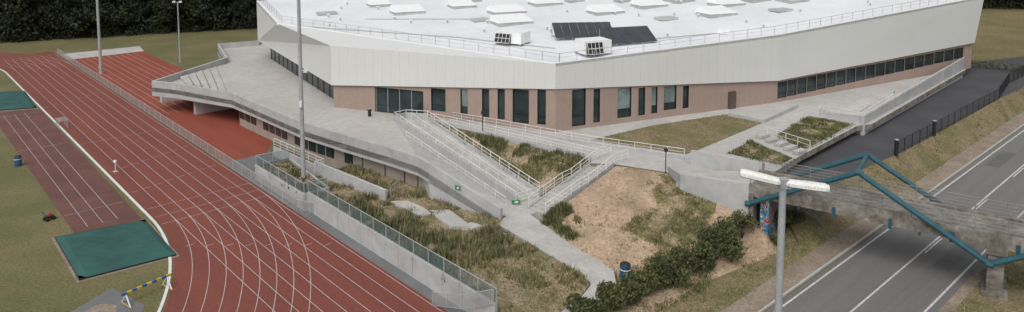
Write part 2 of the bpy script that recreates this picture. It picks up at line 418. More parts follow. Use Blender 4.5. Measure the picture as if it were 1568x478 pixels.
# seating steps near the tip
mb = MB()
p0 = G(262, 127, ZT); p1 = G(345, 97, ZT)
for i in range(6):
    f0 = i/6; f1 = (i+1)/6
    a = p0.lerp(p1, .15+f0*.8); b = G(285, 131, ZT).lerp(G(362, 147, ZT), f0+.02); b2 = G(285, 131, ZT).lerp(G(362, 147, ZT), f1-.02); a2 = p0.lerp(p1, .15+f1*.8-.01)
    h = .42-.07*i
    mb.hexa([z_(v, ZT+.002) for v in (a, b, b2, a2)], [z_(v, ZT+h) for v in (a, b, b2, a2)], M_path)
mb.build("seating_steps")
# supports under the terrace
mb = MB()
for a, b in (((248, 158), (262, 163)), ((300, 176), (312, 181))):
    mb.wallpath([G(*a, 0), G(*a, 0)+TR(6, 0)], 2.9, 0, .8, M_conc2)
mb.build("terrace_support_walls")
# lower beige facade below terrace
def offs(P, d):
    out = []
    for i, p in enumerate(P):
        a = P[max(i-1, 0)]; c = P[min(i+1, len(P)-1)]; t = (c-a).xy.normalized(); out.append(Vector((p.x-t.y*d, p.y+t.x*d, 0)))
    return out
low = offs([par[2], par[3], par[4], par[5], par[6], par[7], kink, rend], .9)
mb = MB()
mb.wallpath(low, [2.89]*6+[2.5, .9], 0, .3, M_tan2)
for i in (0, 1, 2):
    a, b = low[i], low[i+1]; d = (b-a).normalized(); n = Vector((d.y, -d.x, 0))*.03; L = (b-a).length; k = int(L/1.6)
    for j in range(k):
        if (j % 4) == 3: continue
        u = a+d*(L*(j+.08)/k)+n; v = a+d*(L*(j+.95)/k)+n
        mb.hexa([z_(u, 1.0), z_(v, 1.0), z_(v-n*3, 1.0), z_(u-n*3, 1.0)], [z_(u, 2.3), z_(v, 2.3), z_(v-n*3, 2.3), z_(u-n*3, 2.3)], M_glass)
for i in (3, 4):
    a, b = low[i], low[i+1]; d = (b-a).normalized(); n = Vector((d.y, -d.x, 0))*.03
    for f in (.2, .7):
        u = a.lerp(b, f)+n; v = u+d*.12
        mb.hexa([z_(u, .8), z_(v, .8), z_(v-n*3, .8), z_(u-n*3, .8)], [z_(u, 2.9), z_(v, 2.9), z_(v-n*3, 2.9), z_(u-n*3, 2.9)], M_frame)
mb.build("lower_storey_wall")

# ------------------------------------------------------------------ sports hall
hall = empty("sports_hall")
M_tj = mat("tan_joint", (.27, .20, .168), .9)
def facade(name, P, Q, zb, zt0, zt1, wins, m, depth=.22, reflections=()):
    """wall with true openings, reveals, frames and recessed glass"""
    P = Vector(P[:2]); Q = Vector(Q[:2]); d = (Q-P); L = d.length; d /= L; n = Vector((d.y, -d.x))   # n outward
    if n.y > 0: n = -n
    mb = MB()
    def X(s, z, o=0): return (P.x+d.x*s+n.x*o, P.y+d.y*s+n.y*o, z)
    zt = lambda s: lerp(zt0, zt1, s/L)
    W = []
    for k, w in enumerate(wins):
        s0, za = onwall(w[0], w[2], P, Q); s1, _ = onwall(w[1], w[2], P, Q); _, zc = onwall(w[0], w[3], P, Q)
        W.append((max(s0, .02), min(s1, L-.02), max(zc, zb+.05), min(za, zt(s0)-.05), k))
    W.sort(); cur = 0
    for s0, s1, z0, z1, k in W:
        mb.face([X(cur, zb), X(s0, zb), X(s0, zt(s0)), X(cur, zt(cur))], m)
        mb.face([X(s0, zb), X(s1, zb), X(s1, z0), X(s0, z0)], m); mb.face([X(s0, z1), X(s1, z1), X(s1, zt(s1)), X(s0, zt(s0))], m)
        D = -depth
        mb.face([X(s0, z0), X(s1, z0), X(s1, z0, D), X(s0, z0, D)], M_frame); mb.face([X(s0, z1), X(s1, z1), X(s1, z1, D), X(s0, z1, D)], M_frame)
        mb.face([X(s0, z0), X(s0, z1), X(s0, z1, D), X(s0, z0, D)], M_frame); mb.face([X(s1, z0), X(s1, z1), X(s1, z1, D), X(s1, z0, D)], M_frame)
        g = wins[k][4] if len(wins[k]) > 4 else M_glass
        zm = z0+(z1-z0)*.28
        mb.face([X(s0, z0, D), X(s1, z0, D), X(s1, zm, D), X(s0, zm, D)], M_glass); mb.face([X(s0, zm, D), X(s1, zm, D), X(s1, z1, D), X(s0, z1, D)], g)
        mb.tube(X(s0, zm, D+.03), X(s1, zm, D+.03), .03, M_frame, 4)
        nm = max(1, round((s1-s0)/1.5))
        for j in range(nm+1): mb.tube(X(lerp(s0+.04, s1-.04, j/nm), z0, D+.03), X(lerp(s0+.04, s1-.04, j/nm), z1, D+.03), .04, M_roofg if nm > 3 else M_frame, 4)
        cur = s1
    mb.face([X(cur, zb), X(L, zb), X(L, zt(L)), X(cur, zt(cur))], m)
    # vertical board joints
    for i in range(1, int(L/.9)):
        s = i*.9
        if any(w[0]-.1 < s < w[1]+.1 for w in W): continue
        mb.face([X(s-.012, zb, .004), X(s+.012, zb, .004), X(s+.012, zt(s)-.4, .004), X(s-.012, zt(s)-.4, .004)], M_tj)
    return mb.build(name, hall)
winsAB = [(574, 648, 133, 178), (660, 682, 135, 169), (705, 716, 136, 174, M_glass2), (738, 749, 136, 179), (762, 773, 136, 182), (785, 810, 136, 187), (823, 836, 137, 190)]
winsBC = [(876, 897, 138, 194), (909, 919, 137, 188), (946, 967, 136, 181, M_glass2), (978, 988, 135, 177), (998, 1007, 134, 174, M_glass2), (1017, 1036, 133, 169, M_glass2), (1046, 1055, 132, 166)]
def zw(a, b, P, Q): return onwall(a, b, P, Q)[1]
zA = 6.4; zB = zw(855, 137, wA, wB); zC = zw(1190, 124, wB, wC); zR = zw(1490, 66, wC, wR)
def shift(P, Q, k):
    d = (Q-P).xy.normalized(); n = Vector((-d.y, d.x, 0)); return n*k
s1_ = shift(wA, wB, .35)
facade("front_wall", wA+s1_, wB+s1_*.5, ZT, zA+.3, zB+.3, winsAB, M_tan)
facade("side_wall", wB+s1_*.5, wC+shift(wB, wC, .35), ZT, zB+.3, zC+.3, winsBC, M_tan)
# long glazed strip to the right of the tan wall
g0 = [(1191+i*15, 1191+i*15+14.2, 126-(i*15)*.19, 151-(i*15)*.222+0) for i in range(19)]
facade("glazed_strip", wC+shift(wC, wR, .35), wR+shift(wC, wR, .35), ZT, zC+.3, zR+.3, g0, M_tan, .1)
# service door
mb = MB(); s0, _ = onwall(1117, 160, wB, wC); s1, _ = onwall(1127, 160, wB, wC); d = (wC-wB).normalized(); n = Vector((d.y, -d.x, 0))
a = wB+d*s0; b = wB+d*s1
mb.hexa([z_(a, ZT+.01), z_(b, ZT+.01), z_(b-n*.5, ZT+.01), z_(a-n*.5, ZT+.01)], [z_(a, 5.7), z_(b, 5.7), z_(b-n*.5, 5.7), z_(a-n*.5, 5.7)], mat("door_brown", (.12, .085, .07), .5)); mb.build("service_door", hall)
# left glazed wall under overhang
L0 = Vector((-44, 120.7, 0)); mb = MB(); dl = (L0-wA).normalized(); nl = Vector((dl.y, -dl.x, 0))*-1.0
if nl.x > 0: nl = -nl
inn = -nl*1.3
for i in range(14):
    a = wA+s1_+dl*(i*2.6+.3)+inn*(.3 if i == 0 else 1); b = wA+s1_+dl*(i*2.6+2.8)+inn
    mb.face([z_(a, ZT), z_(b, ZT), z_(b, 6.8), z_(a, 6.8)], M_glass)
    mb.tube(z_(b, ZT), z_(b, 6.8), .08, M_frame, 4)
mb.build("left_glazing", hall)
# upper white volume
zAt = zw(503, 70, wA, wB); zBt = zw(855, 98, wA, wB); zCt = zw(1190, 54, wB, wC); zRt = zw(1504, -5, wC, wR)
At = z_(wA, zAt); Bt = z_(wB, zBt); Ct = z_(wC, zCt); Rt = z_(wR, zRt)+Vector((1.5, .6, 0))
T1v = G(424, 36, 12.2); Lt = Vector((-44, 120.7, 13.4)); LBk = Vector((-30, 162, 14.6)); RBk = Vector((98, 165, 15.6))
A_, B_, C_, R_, L_ = z_(wA, zA), z_(wB, zB), z_(wC, zC), z_(wR, zR), z_(L0, 6.5)
mb = MB()
mb.face([A_, B_, Bt, At], M_white); mb.face([At, Bt, T1v], M_white)
mb.face([B_, C_, Ct, Bt], M_white); mb.face([C_, R_, Rt, Ct], M_white)
mb.face([L_, A_, At, T1v], M_white); mb.face([L_, T1v, Lt], M_white)
mb.face([R_, z_(RBk, 6), RBk, Rt], M_white); mb.face([z_(LBk, 6), L_, Lt, LBk], M_white); mb.face([z_(RBk, 6), z_(LBk, 6), LBk, RBk], M_white)
mb.plate([L_, A_, B_, z_((wB+wC)/2+Vector((0, 6, 0)), 7), z_(L0+Vector((10, 6, 0)), 6.5)], M_conc2)
mb.plate([B_, C_, R_, R_+Vector((-3, 8, 0)), C_+Vector((-3, 8, 0)), B_+Vector((-2, 6, 0))], M_conc2)
def seams(b0, b1, t0, t1, step):
    L = (b1-b0).length; k = int(L/step); d = (b1-b0).normalized(); n = Vector((d.y, -d.x, 0))
    if n.y > 0: n = -n
    for i in range(1, k):
        f = i/k; a = b0.lerp(b1, f)+n*.004; b = t0.lerp(t1, f)+n*.004; w = d*.012
        mb.face([a-w, a+w, b+w, b-w], M_seam)
seams(A_, B_, At, Bt, 1.2); seams(B_, C_, Bt, Ct, 1.2); seams(C_, R_, Ct, Rt, 1.2)
mb.build("upper_cladding", hall)
# roof
RT = [(LBk, Lt, T1v), (LBk, T1v, Bt), (LBk, Bt, Ct), (LBk, Ct, Rt), (LBk, Rt, RBk)]
def dn(v): return v-Vector((0, 0, .22))
mb = MB()
for t in RT: mb.face([dn(v) for v in t], M_roof)
edge = [Lt, T1v, Bt, Ct, Rt, RBk]
mb.wallpath([v for v in edge], [v.z+.06 for v in edge], [v.z-.3 for v in edge], .35, M_roofp)
mb.build("roof", hall)
def roofz(x, y):
    best = None
    for a, b, c in RT:
        d = (b.y-c.y)*(a.x-c.x)+(c.x-b.x)*(a.y-c.y)
        l1 = ((b.y-c.y)*(x-c.x)+(c.x-b.x)*(y-c.y))/d; l2 = ((c.y-a.y)*(x-c.x)+(a.x-c.x)*(y-c.y))/d; l3 = 1-l1-l2
        mn = min(l1, l2, l3)
        if best is None or mn > best[0]: best = (mn, l1*a.z+l2*b.z+l3*c.z-.22)
    return best[1]
def RF(a, b):
    z = 12.5
    for _ in range(12): p = G(a, b, z); z = roofz(p.x, p.y)
    return z_(p, z)
# roof-edge guard rails, set in from the edge
def inset(P, Q, k=.9):
    d = (Q-P).xy.normalized(); n = Vector((-d.y, d.x, 0))*k; return P+n, Q+n
a, b = inset(T1v, Bt); railing("roof_railing", [z_(Lt+Vector((.8, 0, 0)), 13.3), a, b], 1.0, 2.2, .03, (1., .55), M_galv, parent=hall)
c, d_ = inset(Bt, Ct); e, f = inset(Ct, Rt); railing("roof_railing_side", [b, d_, f], 1.0, 2.2, .03, (1., .55), M_galv, parent=hall)
mb = MB()
def skylight(cx, cy, w, dp, h=.7, ang=.43):
    p = RF(cx, cy); mb.box(p+Vector((0, 0, .15)), (w, dp, .5), M_roofg, ang); 
    ca, sa = math.cos(ang), math.sin(ang)
    def Q(x, y, z): return p+Vector((x*ca-y*sa, x*sa+y*ca, z))
    w2, d2 = w/2+.1, dp/2+.1
    mb.hexa([Q(-w2, -d2, .4), Q(w2, -d2, .4), Q(w2, d2, .4), Q(-w2, d2, .4)], [Q(-w2*.9, -d2*.82, .5), Q(w2*.9, -d2*.82, .5), Q(w2*.9, d2*.85, .5+h), Q(-w2*.9, d2*.85, .5+h)], M_roofp)
for cx, cy, w in ((624, 20, 5), (707, 11, 4), (776, 20, 5.4), (783, 36, 5.4), (835, 7, 5), (927, 20, 5), (994, 10, 5), (1097, 23, 5), (1112, 8, 5), (1040, 2, 4), (580, 9, 3.5), (1155, 1, 4), (1213, 2, 4), (716, 2, 4)):
    skylight(cx, cy, w, 3.4)
for cx, cy, w in ((1195, 17, 3), (1020, 30, 3), (955, 2, 3), (735, 32, 2.5), (500, 22, 3), (880, 2, 3)):
    p = RF(cx, cy); mb.box(p+Vector((0, 0, .2)), (w, 2, .35), M_roofg, .43)
for k in range(30):   # vents and anchor points
    p = RF(random.uniform(470, 1350), random.uniform(2, 60))
    if roofz(p.x, p.y) > 0 and p.y > 90 and p.x < 60: mb.tube(p, p+Vector((0, 0, .45)), .12, M_roofg, 8); mb.box(p+Vector((0, 0, .5)), (.4, .4, .1), M_roofp)
# ballast strips / cable trays
for (a, b), (c, d_) in (((440, 40), (700, 58)), ((700, 58), (850, 75)), ((560, 30), (745, 30)), ((1005, 60), (1120, 50))):
    mb.tube(RF(a, b)+Vector((0, 0, .1)), RF(c, d_)+Vector((0, 0, .1)), .07, M_roofg, 4)
mb.build("skylights", hall)
# solar collectors on inclined racks
mb = MB()
for cx, cy, n, rot in ((893, 58, 7, .12), (962, 66, 6, .3)):
    base = RF(cx, cy); ca, sa = math.cos(rot), math.sin(rot)
    def Q(x, y, z): return base+Vector((x*ca-y*sa, x*sa+y*ca, z))
    for i in range(n):
        x0 = (i-n/2)*1.12
        for y0, z0, y1, z1 in ((-1.4, .3, 0, 1.05), (0.02, 1.06, 1.4, 1.8)):
            mb.hexa([Q(x0, y0, z0), Q(x0+1.09, y0, z0), Q(x0+1.09, y1, z1), Q(x0, y1, z1)], [Q(x0, y0, z0+.06), Q(x0+1.09, y0, z0+.06), Q(x0+1.09, y1, z1+.06), Q(x0, y1, z1+.06)], M_solar)
        mb.tube(Q(x0, 1.3, 0), Q(x0, 1.3, 1.75), .04, M_galv, 4); mb.tube(Q(x0, -1.3, 0), Q(x0, -1.3, .4), .04, M_galv, 4)
    mb.tube(Q(-n*.56, 1.3, .1), Q(n*.56, 1.3, .1), .05, M_galv, 4)
mb.build("solar_panels", hall)
def hvac(cx, cy, w, dp, h, rot):
    mb = MB(); base = RF(cx, cy); ca, sa = math.cos(rot), math.sin(rot)
    def Q(x, y, z): return base+Vector((x*ca-y*sa, x*sa+y*ca, z))
    q = [(-w/2, -dp/2), (w/2, -dp/2), (w/2, dp/2), (-w/2, dp/2)]
    mb.hexa([Q(x, y, .25) for x, y in q], [Q(x*.97, y*.97, h) for x, y in q], M_roofp)
    for i in range(4): mb.tube(Q(q[i][0]*.9, q[i][1]*.9, 0), Q(q[i][0]*.9, q[i][1]*.9, .3), .08, M_galv, 4)
    # louvred intake on the front half and flared hood
    x0, x1 = -w*.44, w*.12
    mb.hexa([Q(x0, -dp/2-.5, .35), Q(x1, -dp/2-.5, .35), Q(x1, -dp/2, .35), Q(x0, -dp/2, .35)], [Q(x0, -dp/2-.12, h*.92), Q(x1, -dp/2-.12, h*.92), Q(x1, -dp/2, h*.92), Q(x0, -dp/2, h*.92)], M_black)
    for i in range(5):
        f = i/4; mb.tube(Q(lerp(x0, x1, f), -dp/2-.54, .35), Q(lerp(x0, x1, f), -dp/2-.16, h*.92), .03, M_roofp, 4)
    for f in (0, .5, 1): mb.tube(Q(x0, -dp/2-.54+.38*f, lerp(.35, h*.92, f)), Q(x1, -dp/2-.54+.38*f, lerp(.35, h*.92, f)), .03, M_roofp, 4)
    return mb.build("ventilation_unit", hall)
hvac(785, 67, 3.8, 2.6, 1.6, -.5); hvac(908, 83, 3.6, 2.6, 1.8, .4)
p = RF(1108, 52); mb = MB(); mb.box(p+Vector((0, 0, .35)), (1.6, 1, .6), M_roofp, .4, .8); mb.build("roof_box", hall)

# ------------------------------------------------------------------ ramps and stairs
mb = MB()
mb.plate([z_(kink, ZT-.004), z_(rend, .98), rLb, r1a-Vector((0, 0, .004))], M_conc, .3, M_conc2)
mb.plate([r1a-Vector((0, 0, .002)), rLb+Vector((0, 0, .01)), rRb+Vector((0, 0, .01)), r1b-Vector((0, 0, .002))], M_path, .3, M_conc2)
mb.wallpath([r1a, rLb], [ZT+.75, 1.75], [.4, .4], .22, M_conc2); mb.wallpath([r1b, rRb], [ZT+.35, 1.4], [.4, .4], .22, M_conc2)
mb.wallpath([r1a, G(622, 182, ZT), r1b], ZT+.75, ZT-.2, .2, M_conc2)
mb.build("access_ramp")
def up(p, h): return Vector((p.x, p.y, p.z+h))
rampR = empty("ramp_railings")
railing("rail_1", [up(r1a, .75), up(rLb, .8)], .4, 1.6, .035, (1.,), parent=rampR)
railing("rail_2", [up(r1b, .35), up(rRb, .4)], .8, 1.6, .04, (1., .5), parent=rampR)
railing("rail_3", [r1a.lerp(r1b, .5), rLb.lerp(rRb, .5)], .95, 1.6, .03, (1., .6), parent=rampR)
railing("rail_4", [G(622, 214, 3.2), G(775, 318, 1.05)], .95, 1.6, .03, (1., .6), parent=rampR)
railing("rail_5", [up(r1a, .7), up(G(622, 182, ZT), .7), up(r1b, .7)], .4, 1.5, .035, (1.,), M_rail, None, parent=rampR)
railing("rail_6", [rLb, G(812, 306, 1.), G(832, 299, 1.0)], 1.0, 1.2, .04, (1., .6, .3), parent=rampR)
mpR = empty("walkway_railings")
railing("front_rail", [G(660, 186, ZT), G(700, 194, ZT), G(800, 217, ZT), G(915, 243, ZT)], 1.0, 1.8, .032, (1., .66, .33), parent=mpR)
railing("back_rail", [G(690, 184, ZT), G(760, 196, ZT), G(900, 222, ZT), G(1048, 243, ZT)], 1.0, 1.8, .032, (1., .66, .33), parent=mpR)
mb = MB(); mb.wallpath([G(1048, 244, ZT), G(900, 223, ZT), G(760, 197, ZT), G(690, 185, ZT)], ZT+.25, ZT-.3, .15, M_conc2)
mb.wallpath([G(662, 187, ZT), G(700, 195.5, ZT), G(905, 244, ZT)], ZT+.2, 2.4, .15, M_conc2); mb.build("walkway_kerb")
# staircase
sb0 = G(822, 326, 1.0); st0 = G(928, 248, ZT); d = (st0-sb0); d.z = 0; L = d.length; d.normalize(); n = Vector((-d.y, d.x, 0)); mb = MB()
ns = 16; land = 7
hgt = (ZT-1.0)/ns; tread = (L-1.6)/ns; pos = 0
for i in range(ns):
    t2 = tread+(1.6 if i == land else 0); a = sb0+d*pos; b = sb0+d*(pos+t2+.02); z1 = 1+hgt*(i+1)-.003*(i == ns-1)
    q = [a-n*1.0, b-n*1.0, b+n*1.0, a+n*1.0]; mb.hexa([z_(v, .4) for v in q], [z_(v, z1) for v in q], M_path); pos += t2
for sg in (-1, 1):
    w = [sb0+n*1.02*sg, st0+n*1.02*sg]; mb.wallpath(w, [1.25, ZT+.15], [.2, 2.3], .18*1, M_conc2)
mb.build("staircase")
stR = empty("staircase_railings")
for k, sg in enumerate((-1.1, 1.1)):
    a = sb0+n*sg; a.z = 1.2; b = st0+n*sg; b.z = ZT+.12; m1 = sb0+d*(L*.47)+n*sg; m1.z = 2.35; m2 = sb0+d*(L*.6)+n*sg; m2.z = 2.45
    railing("rail_%d" % (k+1), [a, m1, m2, b, b+d*2.0], 1.0, 1.3, .035, (1., .6, .3), parent=stR)

# ------------------------------------------------------------------ lower garden, paths
pl = [G(765, 345, 1.0), G(850, 395, .7), G(893, 420, .4), G(905, 436, .3), G(890, 455, .2), G(855, 480, .08), G(820, 515, .06)]
pr = [G(812, 328, 1.0), G(835, 345, .9), G(875, 375, .7), G(915, 398, .5), G(940, 415, .3), G(944, 438, .2), G(915, 475, .08), G(880, 515, .06)]
mb = MB(); mb.plate([z_(rend, 1.0)]+pl+pr[::-1]+[G(834, 322, 1.0), rRb, rLb], M_path, -.1)
mb.build("garden_path")
lw = low
gb = [TR(29.6, 60, 1.4), TR(29.6, 45, 1.4), TR(29.6, 33.6, 1.2), G(775, 520, .4), G(820, 516, .02), G(852, 482, .04), G(888, 456, .16), G(902, 436, .26), G(890, 421, .36), G(848, 396, .66), G(763, 347, .95)]+[z_(lw[-1], 1.), z_(lw[-2], 1.0), z_(lw[-3], .95), z_(lw[-4], .9), z_(lw[-5], .9), TR(33.5, 66, .9), TR(31, 60, 1.2)]
ob, zf, P = terrain("garden_bank", gb, [G(800, 440, .6), G(700, 380, 1.4), G(780, 400, .9)], M_wild, .8, .15, -.1)
tufts("garden_grass", P, zf, 1900, (.2, .6), [M_weed, M_dry, M_dry], .45, 7, -.02)
tufts("garden_low_grass", P, zf, 2600, (.08, .2), [M_weed, M_dry, M_dry], .3, 6, -.4, .04)
Pn = [q.xy for q in (TR(30, 59.5), TR(30, 40), TR(33, 41), TR(34.5, 56))]
tufts("tall_weeds", [(q.x, q.y) for q in Pn], zf, 800, (.4, 1.0), [M_weed, M_hedge, M_dry], .6, 7, .05, .05)
Pt = [G(690, 385, 1), G(760, 350, 1), G(800, 385, 1), G(730, 405, 1)]
tufts("tall_weeds", [(q.x, q.y) for q in Pt], zf, 450, (.5, 1.1), [M_weed, M_weed, M_dry], .8, 7, -.4, .05)
mb = MB()
for q, z in (([(598, 308), (625, 307), (665, 326), (640, 329)], 1.38), ([(655, 322), (688, 321), (722, 346), (690, 347)], 1.38), ([(722, 347), (745, 344), (776, 358), (752, 361)], 1.25), ([(700, 347), (722, 340), (742, 346), (722, 350)], 1.3)):
    v = [G(a, b, z) for a, b in q]; mb.hexa([z_(p, .6) for p in v], v, M_path)
mb.build("stepping_slabs")
# retaining wall along the service path
mb = MB(); R0 = TR(29.4, 60); R1 = TR(29.4, 33.4)
n_ = 14
for i in range(n_):
    a = R0.lerp(R1, i/n_); b = R0.lerp(R1, (i+1)/n_-.0012); mb.wallpath([a, b], 1.75, 0, .25, M_conc2)
mb.build("retaining_wall")
railing("retaining_wall_fence", [up(R0, 1.75)+TR(.12, 0), up(R1, 1.75)+TR(.12, 0)], 1.1, 1.9, .035, (1., .05), M_galv, M_tglass)
railing("service_path_fence", [up(R1, 1.76)-TR(.05, -.1), TR(28.7, 36, .6), TR(28.1, 38.6, .0)], 1.05, 1.6, .03, (1., .05), M_galv, M_mesh)
# raised planter at the head of the wall
bx = [TR(29.2, 71, 0), TR(29.2, 60.2, 0), TR(31.6, 60.2, 0), TR(32.6, 70.5, 0)]
mb = MB(); mb.plate([z_(p, 1.3) for p in bx], M_soil); mb.wallpath(bx[::-1]+[bx[-1]], 1.6, 0, .2, M_conc2); mb.wallpath([bx[0], bx[3]], 1.6, 0, .2, M_conc2)
mb.build("raised_planter")
railing("planter_fence", [up(p, 1.6) for p in (bx[3], bx[0], bx[1], bx[2])], 1.0, 1.9, .035, (1., .05), M_galv, M_tglass)
tufts("planter_plants", [(p.x, p.y) for p in bx], lambda x, y: 1.3, 200, (.3, .7), [M_weed, M_hedge, M_dry], .8, 8, -.5, .05)
# side wall and rail of the basement ramp
ra = G(482, 262, 1.4); rb = G(590, 306, 1.2)
mb = MB(); mb.wallpath([ra, rb], [2.4, 2.1], [.5, .5], .25, M_conc2); mb.build("ramp_side_wall")
mb = MB(); mb.wallpath([TR(33.7, 77), TR(34.2, 66), ra], [1.1, 1.3, 1.4], 0, .25, M_conc2); mb.build("low_wall")
railing("basement_ramp_railing", [TR(33.8, 77, 1.1), TR(34.3, 66, 1.3), ra], 1.0, 1.5, .035, (1., .66, .33))
railing("basement_door_railing", [G(598, 302, 1.1), G(612, 290, 1.1)], 1.0, 1, .035, (1., .5), M_galv)
# sloping bed between ramp and walkway
ob, zf, P = terrain("sloping_bed", [up(r1b, .0)+Vector((.35, 0, -.0)), G(700, 199, 3.4), G(905, 247, 3.35), G(880, 262, 3.0), G(838, 290, 1.3), z_(rRb+Vector((.3, 0, 0)), 1.2)], [G(760, 245, 2.3)], M_wild, .7, .15, .3)
tufts("bed_grass", P, zf, 1300, (.12, .42), [M_weed, M_dry, M_dry], .5, 7, -.2)
P2 = [G(700, 201, 3.4), G(905, 245, 3.3), G(880, 262, 3), G(740, 222, 3)]
tufts("bed_shrubs", [(p.x, p.y) for p in P2], zf, 320, (.4, .8), [M_weed, M_hedge, M_weed], .6, 8, -.1, .05)
# lawn in front of the side wall
lwn = [G(905, 214, ZT+.03), G(1050, 236, ZT+.03), G(1065, 231, ZT+.03), G(1170, 187, ZT+.03), G(1112, 175, ZT+.03), G(1000, 192, ZT+.03)]
mb = MB(); mb.plate(lwn, M_lawn, ZT-.2); mb.build("lawn")
tufts("lawn_grass", [(p.x, p.y) for p in lwn], lambda x, y: ZT+.03, 1500, (.04, .12), [M_weed, M_dry], .4, 6, -.4, .03)
# mound
mbn = [z_(sb0+n*-1.25, 1.0), z_(st0+n*-1.25, 3.4), G(960, 256, 3.5), G(1022, 266, 3.5), z_(BR(-6, -.35), 3.1), z_(BR(-.2, -.35), 2.2), z_(BR(1.5, 1.5), 0.02), z_(BR(3, -1), 0.02), G(1060, 440, .02), G(985, 500, .02), G(940, 480, .05), G(950, 440, .16), G(944, 416, .26), G(917, 400, .46), G(877, 377, .66), G(837, 347, .86)]
soilmix = mat("mound_soil", (.43, .315, .215), .95, col2=(.27, .20, .13), scale=.35, bump=1, fine=.18, fscale=4, mixpos=(.3, .55))
ob, zf, P = terrain("mound", mbn, [G(960, 300, 2.8), G(1010, 290, 3.2), G(930, 350, 1.5), G(1000, 380, 1.2), G(1060, 350, 1.3), G(905, 320, 1.9)], soilmix, .6, .22, -.1)
# grassed right half of the mound as a thin turf layer following the soil
M_turf = mat("turf", (.15, .145, .058), .95, col2=(.33, .25, .16), scale=.6, bump=.8, fine=.3, fscale=5, mixpos=(.42, .58))
tb = MB(); src = ob.data; PW = [(p.x, p.y) for p in (G(1012, 272, 3.3), G(1040, 272, 3.4), G(1095, 305, 2.5), G(1092, 345, 1), G(1060, 385, .6), G(1010, 400, .5), G(1005, 372, 1.3), G(950, 352, 1.5), G(1000, 315, 2.6))]
for pl_ in src.polygons:
    c = pl_.center
    if inpoly(c.x+1.0*noise.noise(c*.9), c.y+1.0*noise.noise(c*.9+Vector((5, 5, 5))), PW) and pl_.normal.z > .3:
        tb.face([src.vertices[i].co+Vector((0, 0, .03)) for i in pl_.vertices], M_turf)
tb.build("mound_turf")
tufts("mound_grass", PW, zf, 2200, (.06, .22), [M_weed, M_dry, M_weed], .7, 7, -.2, .04)
PS = [G(820, 335, 1), G(862, 322, 1), G(895, 350, 1.1), G(885, 372, .9), G(845, 352, .9)]
tufts("mound_weeds", [(p.x, p.y) for p in PS], zf, 260, (.3, .7), [M_weed, M_hedge], .9, 8, .0, .05)
tufts("mound_tufts", P, zf, 450, (.06, .18), [M_weed, M_dry, M_dry], 1.2, 5, .1, .04)
PB = [G(930, 470, 0), G(960, 415, .2), G(1010, 395, .5), G(1090, 400, .3), G(1085, 440, 0), G(985, 495, 0)]
tufts("hedge_foot_grass", [(p.x, p.y) for p in PB], zf, 900, (.1, .35), [M_weed, M_dry, M_hedge], .5, 7, -.3, .045)
# stones and clods on the bare soil
mb = MB()
for _ in range(260):
    p = G(random.uniform(850, 1010), random.uniform(270, 410), 1.5)
    if not inpoly(p.x, p.y, P): continue
    s = random.uniform(.03, .1); z = zf(p.x, p.y)+.02; mb.box((p.x, p.y, z), (s*2, s*1.5, s), M_soil, random.uniform(0, 3), .6)
mb.build("soil_clods")
barrel("litter_bin", G(957, 429, .1), 1.15)

# ------------------------------------------------------------------ abutment walls and footbridge
mb = MB()
mb.wallpath([G(1022, 262, ZT), z_(BR(-6, -.3), 0), z_(BR(0, -.3), 0)], [ZT+.45, 4.5, 4.9], [1.5, 1.2, 0], .4, M_conc2)
mb.wallpath([G(1057, 252, ZT), z_(BR(0, 4.4), 0)], [4.9, 5.3], [3, 0], .3, M_conc2)
mb.wallpath([z_(BR(.0, -.3), 0), z_(BR(.01, 4.6), 0)], 4.1, 0, -.4, M_oldc)
mb.build("abutment_wall")
mb = MB(); mb.plate([z_(BR(-6.5, 0), 3.52), z_(BR(0, 0.1), 4.6), z_(BR(0, 4.2), 4.6), z_(BR(-6.5, 4), 3.52)], M_path, 2.9); mb.build("bridge_approach")
bridge = empty("footbridge")
mb = MB(); LB = 44
def bbar(e0, e1, w0, w1, z0, z1, m): mb.hexa([BR(e0, w0, z0), BR(e1, w0, z0), BR(e1, w1, z0), BR(e0, w1, z0)], [BR(e0, w0, z1), BR(e1, w0, z1), BR(e1, w1, z1), BR(e0, w1, z1)], m)
bbar(0, LB, .5, 3.9, 4.35, 4.6, M_oldc); bbar(-.3, LB, 0, .49, 3.75, 4.75, M_oldc); bbar(-.3, LB, 3.91, 4.4, 3.75, 4.75, M_oldc)
for e in range(2, LB, 4): bbar(e, e+.3, .5, 3.9, 3.85, 4.34, M_oldc); bbar(e+.5, e+.75, -.16, 0, 3.55, 4.3, M_teal); 
mb.build("deck", bridge)
railing("front_rail", [BR(0, .2, 4.75), BR(LB, .2, 4.75)], 1.05, 2, .028, (1., .75, .5, .25), M_dgalv, seethrough("bridge_rail_mesh", (.24, .24, .23), .2), bridge)
railing("back_rail", [BR(0, 4.2, 4.75), BR(LB, 4.2, 4.75)], 1.05, 2, .028, (1., .75, .5, .25), M_dgalv, seethrough("bridge_rail_mesh2", (.24, .24, .23), .2), bridge)
mb = MB()
zig = [(0, 3.2), (8.3, 7.6), (17, 2.6), (25.5, 7.5), (34.2, 2.5), (42.7, 7.5)]
for w in (-.35, 4.75):
    for (e0, z0), (e1, z1) in zip(zig[:-1], zig[1:]):
        mb.tube(BR(e0, w, z0), BR(e1, w, z1), .21, M_teal, 10)
    for e, z in zig: 
        p = BR(e, w, z); mb.tube(p-BE*.22, p+BE*.22, .245, M_teal, 10)
for e, z in zig: mb.tube(BR(e, -.35, z), BR(e, 4.75, z), .17, M_teal, 8)
for e in (4, 12.6, 21, 30):
    mb.tube(BR(e, -.35, 3.7), BR(e, 4.75, 3.7), .1, M_teal, 6)
mb.build("truss_tubes", bridge)
mb = MB()
